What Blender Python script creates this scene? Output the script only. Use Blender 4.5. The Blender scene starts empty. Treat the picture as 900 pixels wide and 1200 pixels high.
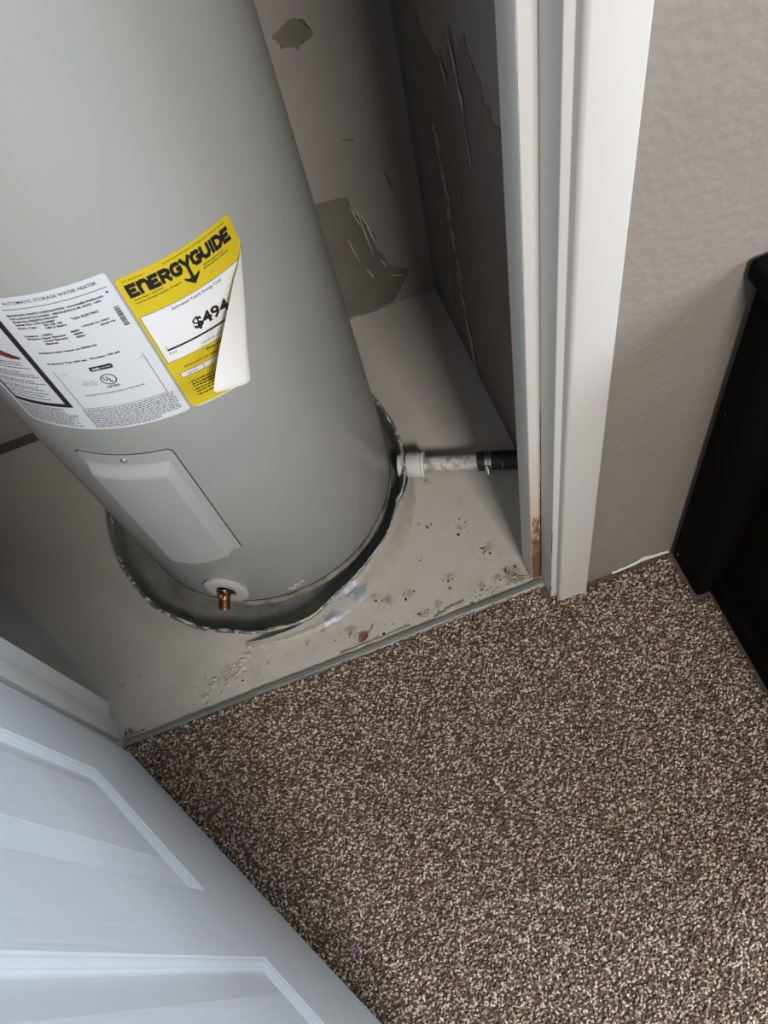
import bpy, bmesh, math, random
import numpy as np
from math import sin, cos, pi, radians, hypot, atan2
from mathutils import Vector, Matrix
random.seed(7); rng = np.random.default_rng(7)
S = bpy.context.scene
COL = S.collection

# ------------------------------------------------------------------ camera
cam = bpy.data.cameras.new('camera'); camo = bpy.data.objects.new('camera', cam); COL.objects.link(camo)
F, NU, NV, YAW, H = 1031.9, 636.42, 1130.3, 0.030, 1.65      # focal length and nadir, on a 900 x 1200 frame
d = np.array([(NU-450)/F, (NV-600)/F, 1.0]); d /= np.linalg.norm(d)
zc = -d; yc = np.array([0, 0, 1.0]); yc = yc-yc.dot(zc)*zc; yc /= np.linalg.norm(yc); xc = np.cross(yc, zc)
Rw = np.array([cos(YAW)*xc+sin(YAW)*yc, -sin(YAW)*xc+cos(YAW)*yc, zc])
m = Matrix.Identity(4)
for i in range(3):
    m[i][0], m[i][1], m[i][2] = Rw[i][0], -Rw[i][1], -Rw[i][2]
m[2][3] = H
camo.matrix_world = m
cam.sensor_width = 36; cam.sensor_fit = 'AUTO'; cam.lens = F/1200*36; cam.clip_start = 0.02
S.camera = camo

# ------------------------------------------------------------------ light and exposure
W = bpy.data.worlds.new('world'); S.world = W; W.use_nodes = True
W.node_tree.nodes['Background'].inputs[0].default_value = (1.0, 0.965, 0.92, 1)
W.node_tree.nodes['Background'].inputs[1].default_value = 0.17
def area(name, loc, target, sx, sy, power, col):
    l = bpy.data.lights.new(name, 'AREA'); l.shape = 'RECTANGLE'; l.size = sx; l.size_y = sy; l.energy = power; l.color = col
    o = bpy.data.objects.new(name, l); COL.objects.link(o); o.location = loc
    o.rotation_euler = (Vector(target)-Vector(loc)).to_track_quat('-Z', 'Y').to_euler(); return o
area('window_daylight', (2.5, -0.45, 1.80), (-0.4, -0.2, 0.2), 1.4, 1.3, 84, (0.78, 0.89, 1.0))
area('lamp_light', (0.36, -1.75, 2.36), (0.0, 0.7, 0.0), 0.55, 0.6, 70, (1.0, 0.97, 0.93))
S.view_settings.view_transform = 'Standard'; S.view_settings.look = 'None'
S.view_settings.exposure = 0.10; S.view_settings.gamma = 1.0; S.view_settings.use_curve_mapping = False

# ------------------------------------------------------------------ helpers
def link(name, me, parent=None, loc=None):
    o = bpy.data.objects.new(name, me); COL.objects.link(o)
    if parent is not None: o.parent = parent
    if loc is not None: o.location = loc
    return o
def wloc(o):
    v = Vector((0, 0, 0))
    while o is not None: v += o.location; o = o.parent
    return v
def thing(name, label, cat, loc=(0, 0, 0), group=None):
    o = bpy.data.objects.new(name, None); COL.objects.link(o); o.location = loc; o.empty_display_size = .05
    o['label'] = label; o['category'] = cat
    if group: o['group'] = group
    return o
def obj(name, bm, mat, parent=None, smooth=False, loc=None, sharp=40):
    """bm holds world coordinates; the object's own origin is its parent's (or loc)."""
    off = wloc(parent) if parent is not None else Vector(loc or (0, 0, 0))
    bmesh.ops.translate(bm, verts=bm.verts, vec=-off)
    bmesh.ops.recalc_face_normals(bm, faces=bm.faces)
    me = bpy.data.meshes.new(name); bm.to_mesh(me); bm.free()
    for mm in (mat if isinstance(mat, (list, tuple)) else [mat]): me.materials.append(mm)
    if smooth:
        me.polygons.foreach_set('use_smooth', [True]*len(me.polygons)); me.set_sharp_from_angle(angle=radians(sharp))
    return link(name, me, parent, None if parent is not None else off)
def struct(name, bm, mat, label=None, smooth=False, parent=None):
    o = obj(name, bm, mat, parent, smooth); o['kind'] = 'structure'
    if label: o['label'] = label
    return o
def tag(o, label, cat, group=None, kind=None):
    o['label'] = label; o['category'] = cat
    if group: o['group'] = group
    if kind: o['kind'] = kind
    return o
def box(bm, lo, hi, bev=0.0, seg=2):
    r = bmesh.ops.create_cube(bm, size=1.0); vs = r['verts']
    for v in vs:
        v.co = Vector([lo[i]+(v.co[i]+.5)*(hi[i]-lo[i]) for i in range(3)])
    if bev > 0:
        es = list({e for v in vs for e in v.link_edges})
        bmesh.ops.bevel(bm, geom=es, offset=bev, segments=seg, affect='EDGES', profile=.5)
    return bm
def B(lo, hi, bev=0.0, seg=2): return box(bmesh.new(), lo, hi, bev, seg)
def frame_of(axis):
    z = Vector(axis).normalized(); x = z.orthogonal().normalized(); return x, z.cross(x), z
def lathe(bm, prof, o=(0, 0, 0), axis=(0, 0, 1), n=48, cap0=False, cap1=False):
    x, y, z = frame_of(axis); o = Vector(o); rings = []
    for r, h in prof:
        rings.append([bm.verts.new(o+z*h+(x*cos(2*pi*k/n)+y*sin(2*pi*k/n))*max(r, 1e-5)) for k in range(n)])
    for a, b in zip(rings, rings[1:]):
        for k in range(n): bm.faces.new((a[k], a[(k+1) % n], b[(k+1) % n], b[k]))
    if cap0: bm.faces.new(rings[0][::-1])
    if cap1: bm.faces.new(rings[-1])
    return bm
def tube(bm, pts, rad, n=6):
    rings = []
    for i, p in enumerate(pts):
        t = (Vector(pts[min(i+1, len(pts)-1)])-Vector(pts[max(i-1, 0)]))
        x, y, z = frame_of(t if t.length > 1e-9 else (0, 0, 1))
        r = rad[i] if isinstance(rad, (list, tuple)) else rad
        rings.append([bm.verts.new(Vector(p)+(x*cos(2*pi*k/n)+y*sin(2*pi*k/n))*r) for k in range(n)])
    for a, b in zip(rings, rings[1:]):
        # keep rings aligned
        best = min(range(n), key=lambda s: sum((a[k].co-b[(k+s) % n].co).length for k in range(n)))
        for k in range(n): bm.faces.new((a[k], a[(k+1) % n], b[(k+1+best) % n], b[(k+best) % n]))
    bm.faces.new(rings[0][::-1]); bm.faces.new(rings[-1]); return bm
def poly(bm, pts, thick=0.0, nrm=(0, 0, 1)):
    vs = [bm.verts.new(p) for p in pts]; f = bm.faces.new(vs)
    if thick:
        r = bmesh.ops.extrude_face_region(bm, geom=[f])
        bmesh.ops.translate(bm, verts=[v for v in r['geom'] if isinstance(v, bmesh.types.BMVert)], vec=Vector(nrm)*thick)
    return bm
def ragged(pts, it=4, amp=.16, seed=1, closed=True):
    rr = random.Random(seed); pts = [Vector(p) for p in pts]
    for _ in range(it):
        out = []; n = len(pts)
        for i in range(n if closed else n-1):
            a, b = pts[i], pts[(i+1) % n]; e = b-a; nn = Vector((-e.y, e.x))
            out += [a, (a+b)/2+nn*rr.uniform(-amp, amp)+e*rr.uniform(-.1, .1)]
        if not closed: out.append(pts[-1])
        pts = out
    return pts

# ------------------------------------------------------------------ materials
class N:
    def __init__(s, name, base=(.5, .5, .5), rough=.6, metal=0.0, spec=.5):
        s.m = bpy.data.materials.new(name); s.m.use_nodes = True; s.t = s.m.node_tree; s.b = s.t.nodes['Principled BSDF']
        s.b.inputs['Base Color'].default_value = (*base, 1); s.b.inputs['Roughness'].default_value = rough
        s.b.inputs['Metallic'].default_value = metal; s.b.inputs['Specular IOR Level'].default_value = spec
        s._c = None
    def nd(s, ty, **kw):
        n = s.t.nodes.new(ty)
        for k, v in kw.items():
            if k in n.inputs.keys() if isinstance(k, str) else False: n.inputs[k].default_value = v
            else: setattr(n, k, v)
        return n
    def l(s, a, b): s.t.links.new(a, b)
    def co(s):
        if s._c is None: s._c = s.nd('ShaderNodeTexCoord').outputs['Object']
        return s._c
    def mapping(s, scale=(1, 1, 1), loc=(0, 0, 0), rot=(0, 0, 0)):
        n = s.nd('ShaderNodeMapping'); n.inputs['Scale'].default_value = scale; n.inputs['Location'].default_value = loc; n.inputs['Rotation'].default_value = rot
        s.l(s.co(), n.inputs['Vector']); return n.outputs[0]
    def noise(s, scale, detail=4, rough=.55, vec=None, dist=0.0):
        n = s.nd('ShaderNodeTexNoise'); n.inputs['Scale'].default_value = scale; n.inputs['Detail'].default_value = detail
        n.inputs['Roughness'].default_value = rough; n.inputs['Distortion'].default_value = dist
        s.l(vec if vec is not None else s.co(), n.inputs['Vector']); return n.outputs['Fac']
    def vor(s, scale, feature='F1', vec=None, rand=1.0):
        n = s.nd('ShaderNodeTexVoronoi', feature=feature); n.inputs['Scale'].default_value = scale; n.inputs['Randomness'].default_value = rand
        s.l(vec if vec is not None else s.co(), n.inputs['Vector']); return n.outputs['Distance']
    def ramp(s, fac, stops, interp='LINEAR'):
        n = s.nd('ShaderNodeValToRGB'); n.color_ramp.interpolation = interp; e = n.color_ramp.elements
        while len(e) < len(stops): e.new(.5)
        for el, (p, c) in zip(e, stops):
            el.position = p; el.color = (*c, 1) if isinstance(c, tuple) else (c, c, c, 1)
        s.l(fac, n.inputs[0]); return n.outputs[0]
    def mix(s, fac, a, b, mode='MIX'):
        n = s.nd('ShaderNodeMix', data_type='RGBA', blend_type=mode)
        for v, i in ((fac, 0), (a, 6), (b, 7)):
            if isinstance(v, (int, float)): n.inputs[i].default_value = v
            elif isinstance(v, tuple): n.inputs[i].default_value = (*v, 1)
            else: s.l(v, n.inputs[i])
        return n.outputs[2]
    def math(s, op, a, b=0.0, clamp=False):
        n = s.nd('ShaderNodeMath', operation=op, use_clamp=clamp)
        for v, i in ((a, 0), (b, 1)):
            if isinstance(v, (int, float)): n.inputs[i].default_value = v
            else: s.l(v, n.inputs[i])
        return n.outputs[0]
    def axis(s, i, vec=None):
        n = s.nd('ShaderNodeSeparateXYZ'); s.l(vec if vec is not None else s.co(), n.inputs[0]); return n.outputs[i]
    def color(s, c): s.l(c, s.b.inputs['Base Color'])
    def roughness(s, c): s.l(c, s.b.inputs['Roughness'])
    def bump(s, h, strength=.3, dist=.002):
        n = s.nd('ShaderNodeBump'); n.inputs['Strength'].default_value = strength; n.inputs['Distance'].default_value = dist
        s.l(h, n.inputs['Height'])
        if s.b.inputs['Normal'].links: s.l(s.b.inputs['Normal'].links[0].from_socket, n.inputs['Normal'])
        s.l(n.outputs[0], s.b.inputs['Normal']); return s

def plain(name, base, rough=.6, metal=0.0, spec=.5): return N(name, base, rough, metal, spec).m

# painted wall of the room: taupe with orange-peel relief
M = N('taupe wall paint', rough=.62); M.color(M.ramp(M.noise(3, 3), [(.3, (.225, .197, .172)), (.7, (.252, .223, .196))]))
M.bump(M.noise(75, 2, .45), .42, .004); M.bump(M.noise(22, 2), .2, .005); MAT_WALL = M.m
# rough closet drywall
M = N('closet wall paint', rough=.75)
c0 = M.ramp(M.noise(2.6, 6, .6), [(.3, (.235, .210, .185)), (.7, (.295, .268, .240))])
c0 = M.mix(M.ramp(M.noise(7, 5, .65, M.mapping((1, 1, .35))), [(.56, 0.0), (.72, .5)]), c0, (.22, .20, .175))
M.color(c0); M.bump(M.noise(60, 4), .3, .003); M.bump(M.noise(7, 3), .3, .006); MAT_CLOSET = M.m
M = N('bare drywall patch', rough=.85)
M.color(M.ramp(M.noise(9, 5, .65), [(.3, (.118, .105, .082)), (.7, (.165, .148, .118))])); M.bump(M.noise(70, 4), .35, .002); MAT_BARE = M.m
M = N('brown unpainted drywall', rough=.8)
M.color(M.ramp(M.noise(6, 6, .6, M.mapping((1, 1, .3))), [(.3, (.165, .140, .125)), (.7, (.225, .195, .175))])); M.bump(M.noise(60, 4), .3, .002); MAT_BROWN = M.m
M = N('grey green wall band', rough=.8)
M.color(M.ramp(M.noise(5, 5, .6, M.mapping((1, 1, .3))), [(.3, (.17, .17, .152)), (.7, (.21, .208, .188))])); MAT_BAND = M.m
MAT_STREAK = plain('pale wall scratch', (.50, .475, .44), .8)
# closet floor: worn grey-beige painted concrete
SPOTS = [(.225, .662, .030), (.012, .700, .013), (.105, .705, .012), (.203, .735, .016), (.155, .662, .012), (-.174, .701, .014), (-.21, .684, .010), (-.03, .705, .016), (-.055, .725, .012), (.06, .658, .014), (.025, .650, .014), (-.60, .632, .022), (-.12, .672, .016), (.135, .935, .008), (.16, .80, .008), (.085, .845, .008), (-.585, .622, .014), (.19, .668, .014)]
M = N('painted concrete floor', rough=.5, spec=.4)
fx, fy = M.axis(0), M.axis(1)
base = M.ramp(M.noise(3.5, 5, .6), [(.3, (.445, .408, .365)), (.7, (.51, .472, .425))])
front = M.math('MULTIPLY', M.math('SUBTRACT', .80, fy), 5.5, True)          # grime lies along the doorway
dirt = M.math('MULTIPLY', front, M.ramp(M.noise(13, 6, .7), [(.50, 0.0), (.66, 1.0)]))
base = M.mix(M.math('MULTIPLY', dirt, .55), base, (.33, .285, .215))
rust = M.ramp(M.noise(19, 3, .5, M.mapping((1, 1, 1), (3.1, 1.7, 0))), [(.67, 0.0), (.73, 1.0)])
base = M.mix(M.math('MULTIPLY', M.math('MULTIPLY', rust, M.ramp(front, [(0.0, .2), (.5, 1.0)])), .6), base, (.25, .19, .11))
speck = M.ramp(M.vor(42), [(.045, 1.0), (.085, 0.0)])
speck = M.math('MULTIPLY', speck, M.ramp(M.noise(8, 2), [(.48, 0.0), (.56, 1.0)]))
base = M.mix(M.math('MULTIPLY', speck, .75), base, (.16, .135, .10))
pale = M.math('MULTIPLY', M.ramp(M.noise(15, 5, .7, M.mapping((1, 1, 1), (7, 2, 1))), [(.60, 0.0), (.68, 1.0)]), front)
base = M.mix(M.math('MULTIPLY', pale, .5), base, (.62, .60, .56))
tot = None
wv = M.nd('ShaderNodeVectorMath', operation='ADD'); nzc = M.nd('ShaderNodeTexNoise'); nzc.inputs['Scale'].default_value = 55; nzc.inputs['Detail'].default_value = 4; M.l(M.co(), nzc.inputs['Vector'])
sc_ = M.nd('ShaderNodeVectorMath', operation='SCALE'); sc_.inputs['Scale'].default_value = .024; sb_ = M.nd('ShaderNodeVectorMath', operation='SUBTRACT'); sb_.inputs[1].default_value = (.5, .5, .5); M.l(nzc.outputs['Color'], sb_.inputs[0]); M.l(sb_.outputs[0], sc_.inputs[0])
M.l(M.co(), wv.inputs[0]); M.l(sc_.outputs[0], wv.inputs[1])
for (x, y, r) in SPOTS:
    dn = M.nd('ShaderNodeVectorMath', operation='DISTANCE'); dn.inputs[1].default_value = (x, y, .006); M.l(wv.outputs[0], dn.inputs[0])
    v = M.math('SUBTRACT', 1.0, M.math('DIVIDE', dn.outputs['Value'], r), True); tot = v if tot is None else M.math('MAXIMUM', tot, v)
tot = M.math('MULTIPLY', tot, M.ramp(M.noise(90, 4, .7), [(.38, .35), (.6, 1.0)]))
base = M.mix(M.ramp(tot, [(.02, 0.0), (.35, .55), (.8, .9)]), base, (.20, .145, .085))
M.color(base); M.bump(M.noise(30, 5, .6), .35, .003); M.bump(M.noise(6, 3), .35, .008); MAT_FLOOR = M.m
# white trim paints
def trim_mat(name, col, stain=False, rough=.42):
    M = N(name, rough=rough)
    c = M.ramp(M.noise(5, 4, .6, M.mapping((1, 1, .25))), [(.3, tuple(x*.96 for x in col)), (.7, col)])
    sc = M.math('MULTIPLY', M.ramp(M.noise(26, 4, .7, M.mapping((1, 1, .45))), [(.66, 0.0), (.72, 1.0)]), .45)
    c = M.mix(sc, c, (.50, .48, .45))
    if stain:       # rusty water stain climbing from the floor
        z = M.axis(2)
        a = M.math('SUBTRACT', 1.0, M.math('DIVIDE', z, .58), True)
        nz = M.noise(11, 5, .65, M.mapping((3, 3, .6)))
        w = M.math('ADD', M.math('MULTIPLY', a, 1.0), M.math('SUBTRACT', nz, .5))
        c = M.mix(M.ramp(w, [(.12, 0.0), (.40, .45), (.75, .80)]), c, (.56, .36, .20))
        nz2 = M.noise(24, 5, .7, M.mapping((2.4, 2.4, .5), (2, 5, .3)))
        w2 = M.math('ADD', M.math('MULTIPLY', a, .70), M.math('SUBTRACT', nz2, .5))
        c = M.mix(M.ramp(w2, [(.40, 0.0), (.50, .95)]), c, (.16, .062, .028))
        M.b.inputs['Roughness'].default_value = .7
    M.color(c); M.bump(M.noise(40, 3, .5, M.mapping((1, 1, .15))), .15, .002); return M.m
MAT_TRIM = trim_mat('white gloss trim paint', (.56, .535, .51))
MAT_JAMB = trim_mat('white jamb paint', (.59, .58, .555))
MAT_STAIN = trim_mat('rust stained stop face', (.62, .60, .565), True)
MAT_CRACK = plain('dark paint crack', (.02, .017, .015), .9)
# door skin: white with pressed wood grain
M = N('white moulded door skin', rough=.38)
M.color(M.ramp(M.noise(3, 3), [(.3, (.66, .69, .725)), (.7, (.70, .725, .755))]))
M.bump(M.noise(34, 3, .55, M.mapping((1, 1, .10), (0, 0, 0)), 1.6), .28, .003); MAT_DOOR = M.m
# water heater enamel
M = N('grey heater enamel', rough=.33)
c = M.ramp(M.noise(2.2, 3), [(.3, (.335, .338, .325)), (.7, (.375, .376, .360))])
low = M.math('SUBTRACT', 1.0, M.math('DIVIDE', M.axis(2), .30), True)
c = M.mix(M.math('MULTIPLY', M.math('MULTIPLY', low, M.ramp(M.noise(6, 6, .65), [(.45, 0.0), (.7, 1.0)])), .45), c, (.27, .26, .235))
M.color(c); M.bump(M.noise(120, 2), .05, .001)
M.roughness(M.ramp(M.noise(4, 4), [(.3, .30), (.7, .42)])); MAT_TANK = M.m
M = N('dirty skirt enamel', rough=.55)
M.color(M.ramp(M.noise(22, 6, .7), [(.40, (.07, .06, .045)), (.50, (.24, .22, .175)), (.62, (.36, .345, .30))])); MAT_SKIRT = M.m
MAT_BLACK = plain('black shadow gap', (.012, .012, .012), .8)
MAT_PANELP = plain('grey panel plastic', (.365, .368, .357), .30)
MAT_PLATE = plain('pale grey escutcheon', (.43, .43, .41), .45)
MAT_STEEL = plain('bright steel', (.62, .62, .60), .3, 1.0)
M = N('old brass', (.42, .25, .10), .38, .9)
M.color(M.ramp(M.noise(60, 4), [(.3, (.12, .058, .025)), (.7, (.36, .20, .085))])); MAT_BRASS = M.m
# labels
MAT_PAPER = plain('white label paper', (.64, .655, .68), .42)
MAT_BACKING = plain('label back paper', (.74, .71, .68), .6)
MAT_YELLOW = plain('yellow label paper', (.62, .47, .018), .42)
MAT_INK = plain('black ink', (.012, .012, .014), .5)
MAT_GREYINK = plain('grey ink', (.05, .05, .055), .5)
MAT_RED = plain('dark red ink', (.20, .03, .02), .5)
MAT_WHITEINK = plain('white ink', (.74, .74, .75), .45)
# pan
M = N('dark drain pan metal', rough=.40, metal=.15)
c = M.ramp(M.noise(10, 5, .65), [(.3, (.10, .105, .097)), (.7, (.20, .205, .193))])
z = M.axis(2)
dustm = M.math('MULTIPLY', M.ramp(M.noise(7, 6, .7), [(.40, 0.0), (.62, 1.0)]), M.ramp(z, [(.010, .75), (.03, .1)]))
c = M.mix(dustm, c, (.27, .255, .225))
chip = M.math('MULTIPLY', M.ramp(M.noise(60, 5, .7, M.mapping((1, 1, .6))), [(.555, 0.0), (.585, 1.0)]), M.ramp(z, [(.049, 0.0), (.0535, 1.0)]))
c = M.mix(chip, c, (.62, .60, .57)); M.color(c)
M.roughness(M.ramp(M.noise(14, 4), [(.3, .26), (.7, .52)])); M.bump(M.noise(16, 3), .25, .004); MAT_PAN = M.m
M = N('flaking paint skin', rough=.58)
px_, py_ = M.axis(0), M.axis(1)
pm = M.ramp(M.math('MULTIPLY', M.math('MULTIPLY', M.ramp(px_, [(.02, 0.0), (.05, 1.0), (.13, 1.0), (.20, .0)]), M.ramp(M.math('MULTIPLY', py_, -1.0), [(.26, 0.0), (.285, 1.0)])), M.noise(22, 5, .6)), [(.46, 0.0), (.50, 1.0)])
M.color(M.mix(pm, (.375, .343, .306), (.36, .38, .42))); M.l(M.math('MULTIPLY', pm, .7), M.b.inputs['Metallic'])
M.bump(M.noise(26, 5), .5, .004); MAT_SKIN = M.m
MAT_CHIP = plain('white paint chip', (.66, .64, .60), .6)
# pipe
M = N('dirty white pipe', rough=.5)
M.color(M.mix(M.ramp(M.noise(38, 6, .7, M.mapping((1, 1, 1))), [(.46, 0.0), (.58, 1.0)]), (.55, .52, .47), (.27, .245, .20))); MAT_PIPE = M.m
M = N('white pipe fitting', rough=.45)
M.color(M.mix(M.ramp(M.noise(45, 5, .7), [(.56, 0.0), (.66, .7)]), (.60, .58, .55), (.34, .31, .27))); MAT_FIT = M.m
MAT_RUBBER = plain('black rubber hose', (.018, .018, .02), .45)
# strip, wood
M = N('dull aluminium strip', rough=.45, metal=.55)
M.color(M.ramp(M.noise(18, 5, .7, M.mapping((.4, 3, 1))), [(.3, (.22, .22, .205)), (.7, (.36, .355, .33))])); MAT_STRIP = M.m
MAT_LIP = plain('bright strip lip', (.55, .54, .51), .5, .2)
MAT_TAN = N('tan splintered wood'); MAT_TAN.color(MAT_TAN.ramp(MAT_TAN.noise(40, 4), [(.3, (.36, .30, .20)), (.7, (.58, .52, .40))])); MAT_TAN = MAT_TAN.m
M = N('espresso stained wood', rough=.85, spec=.06)
M.color(M.ramp(M.noise(9, 5, .6, M.mapping((1, 1, .08))), [(.3, (.0035, .0032, .0030)), (.7, (.0065, .0057, .0052))])); MAT_ESP = M.m
MAT_LEAF = plain('reddish brown leaf', (.17, .062, .028), .55)
# carpet yarn: every tuft keeps its own dyed colour
M = N('carpet yarn', rough=.9, spec=.15)
g = M.nd('ShaderNodeNewGeometry').outputs['Random Per Island']
g = M.math('ADD', M.math('MULTIPLY', g, .72), M.math('MULTIPLY', M.noise(70, 2), .28))
M.color(M.ramp(g, [(0.0, (.100, .067, .049)), (.24, (.165, .113, .082)), (.36, (.26, .186, .138)), (.50, (.38, .292, .229)), (.64, (.49, .395, .32)), (.76, (.63, .545, .47))], 'CONSTANT'))
MAT_YARN = M.m
MAT_CBASE = plain('carpet backing', (.10, .072, .055), .95)
M = N('floor crumbs', rough=.85)
g = M.nd('ShaderNodeNewGeometry').outputs['Random Per Island']
M.color(M.ramp(g, [(0.0, (.020, .016, .012)), (.3, (.085, .05, .025)), (.55, (.20, .145, .085)), (.78, (.40, .36, .29)), (.92, (.60, .58, .55))], 'CONSTANT')); MAT_CRUMB = M.m

# ------------------------------------------------------------------ setting
YB, XR, XL = 1.424, .341, -1.10          # closet walls
YF0, YF1 = .588, .715                    # the wall that holds the doorway
JL, JR = -.632, .272                     # jamb faces
ZC = 2.44
floor = struct('floor', B((-1.6, -1.6, -.05), (1.7, YB+.1, 0)), MAT_FLOOR, 'worn grey beige painted concrete floor of the heater closet')
wb = struct('wall_back', B((XL-.1, YB, 0), (XR+.1, YB+.1, ZC)), MAT_CLOSET, 'scuffed grey closet wall behind the water heater')
wr = struct('wall_right', B((XR, YF1, 0), (XR+.1, YB, ZC)), MAT_CLOSET, 'patched closet wall right of the water heater')
struct('wall_left', B((XL-.1, YF1, 0), (XL, YB, ZC)), MAT_CLOSET, 'closet wall left of the water heater')
bm = bmesh.new()
box(bm, (XL-.6, YF0, 0), (JL-.022, YF1, ZC)); box(bm, (JR+.020, YF0, 0), (1.7, YF1, ZC)); box(bm, (JL-.022, YF0, 2.06), (JR+.020, YF1, ZC))
wf = struct('wall_front', bm, MAT_WALL, 'taupe textured room wall beside the closet doorway')
struct('ceiling', B((-1.7, -.4, ZC), (1.7, YB+.1, ZC+.05)), plain('white ceiling', (.7, .69, .67), .8), 'white ceiling over closet and doorway')

# paint patches and scratches on the closet walls: (x, z) on the back wall, (y, z) on the right wall
def wall_patch(name, wall, pts, mat, plane, seed, amp=.14, proud=.0006, it=4, straight=()):
    q = ragged([Vector(p) for p in pts], it, amp, seed)
    bm = bmesh.new()
    P = [(p.x, YB-proud, p.y) if plane == 'back' else (XR-proud, p.x, p.y) for p in q]
    lim = [(x, y, max(zz, .002)) for x, y, zz in P]
    f = bm.faces.new([bm.verts.new(p) for p in lim]); bmesh.ops.triangulate(bm, faces=[f])
    return obj(name, bm, mat, wall)
wall_patch('bare_patch', wb, [(-.10, .40), (.10, .375), (.165, .368), (.188, .357), (.195, .30), (.215, .27), (.222, .20), (.238, .134), (.285, .095), (.262, .055), (.235, .012), (.05, .004), (-.12, .004)], MAT_BARE, 'back', 3, .085, it=5)
wall_patch('bare_patch', wb, [(.13, .735), (.16, .755), (.19, .748), (.197, .715), (.165, .70)], MAT_BARE, 'back', 5, .22, it=5)
wall_patch('bare_patch', wb, [(.16, .83), (.19, .82), (.23, .835), (.20, .86), (.165, .87)], MAT_BARE, 'back', 8, .2)
wall_patch('bare_patch', wb, [(.13, .565), (.20, .575), (.29, .585), (.298, .572), (.24, .560), (.17, .548)], plain('scuffed band', (.27, .25, .225), .8), 'back', 9, .12)
# right wall: grey-green band next to the corner, brown bare area, pale top
bm = bmesh.new(); P = [(YB-.001, .002), (1.287, .002), (1.283, .45), (1.281, 1.3), (YB-.001, 1.3)]
f = bm.faces.new([bm.verts.new((XR-.0005, a, b)) for a, b in P]); obj('painted_band', bm, MAT_BAND, wr)
tz = [(1.275, .80), (1.24, .775), (1.205, .765), (1.165, .80), (1.145, .76), (1.13, .80), (1.108, .875), (1.085, .85), (1.04, .89), (1.00, .855), (.955, .83), (.85, .80), (YF1, .77)]
ys = np.linspace(YF1+.001, 1.275, 150); zt_ = np.interp(ys, [p[0] for p in tz][::-1], [p[1] for p in tz][::-1]); zt_ = zt_+np.convolve(rng.normal(0, .016, 152), [.3, .4, .3], 'valid')
bm = bmesh.new(); lo_ = [bm.verts.new((XR-.0009, y, .002)) for y in ys]; hi_ = [bm.verts.new((XR-.0009, y, z)) for y, z in zip(ys, zt_)]
for k in range(len(ys)-1): bm.faces.new((lo_[k], lo_[k+1], hi_[k+1], hi_[k]))
obj('bare_patch', bm, MAT_BROWN, wr)
def slivers(name, wall, items, plane, mat):
    bm = bmesh.new(); rr = random.Random(11)
    for q_, (a0, z0, a1, z1, w) in enumerate(items):
        lift = q_*.00004
        e = Vector((a1-a0, z1-z0)); nn = Vector((-e.y, e.x)).normalized(); k = 5; up, dn = [], []
        for i in range(k+1):
            t = i/k; p = Vector((a0, z0))+e*t+nn*rr.uniform(-w, w)*.6; ww = w*(.25+sin(pi*t))*rr.uniform(.5, 1.1)
            up.append(p+nn*ww); dn.append(p-nn*ww)
        q = up+dn[::-1]
        f = bm.faces.new([bm.verts.new((p.x, YB-.0013-lift, p.y) if plane == 'back' else (XR-.0017-lift, p.x, p.y)) for p in q]); bmesh.ops.triangulate(bm, faces=[f])
    o = obj(name, bm, mat, wall); o['kind'] = 'stuff'; return o
rr = random.Random(5); its = []
for t in np.linspace(0, 1, 44):
    y0 = 1.250-.080*t+rr.uniform(-.012, .008); z0 = .60-.56*t+rr.uniform(-.02, .02)
    L = rr.uniform(.02, .075); its.append((y0, z0, y0-L*.42, z0-L*.75, rr.uniform(.0022, .0085)))
its += [(1.16, .80, 1.135, .745, .004), (1.105, .86, 1.08, .80, .005), (1.085, .80, 1.06, .75, .006), (1.07, .74, 1.055, .68, .002), (1.06, .71, 1.05, .665, .003)]
slivers('paint_scratch', wr, its, 'right', MAT_STREAK)
slivers('paint_scratch', wb, [(.197, .33, .212, .18, .0012), (.205, .31, .226, .19, .0016), (.185, .34, .20, .27, .001), (.165, .25, .178, .17, .001), (.225, .16, .235, .13, .002), (.24, .10, .27, .085, .002), (.19, .15, .20, .11, .0015)], 'back', MAT_STREAK)
slivers('wall_scuff', wb, [(.20, .50, .23, .485, .0018), (.27, .40, .285, .33, .0022), (.285, .32, .287, .30, .001)], 'back', plain('dark scuff', (.14, .125, .11), .8))
slivers('wall_scuff', wr, [(.99, .33, .985, .32, .0028), (1.02, .05, 1.015, .04, .003)], 'right', MAT_CRACK)
struct('shadow_gap_back', B((XL, YB-.006, .0), (-.42, YB, .028), .001), plain('dark gap shade', (.06, .055, .045), .7), 'dark strip standing in for the shaded gap at the foot of the closet back wall')  # dark colour stands in for the shade of a gap under the wall

# ------------------------------------------------------------------ doorway trim
def prism(bm, pts, z0, z1, z0s=None):
    a = [bm.verts.new((x, y, z0)) for x, y in pts]; b = [bm.verts.new((x, y, z1)) for x, y in pts]; n = len(pts)
    bm.faces.new(a[::-1]); bm.faces.new(b)
    for i in range(n): bm.faces.new((a[i], a[(i+1) % n], b[(i+1) % n], b[i]))
    return bm
def rounded(pts, corners, r=.004, seg=4):
    out = []; n = len(pts)
    for i, p in enumerate(pts):
        if i not in corners: out.append(p); continue
        p = Vector(p); a = (Vector(pts[i-1])-p).normalized(); b = (Vector(pts[(i+1) % n])-p).normalized()
        rr_ = corners[i]; c = p+(a+b)*rr_
        for k in range(seg+1):
            t = k/seg*pi/2; out.append(tuple(c-b*rr_*cos(t)-a*rr_*sin(t)))
    return out
HD = 2.04
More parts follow.
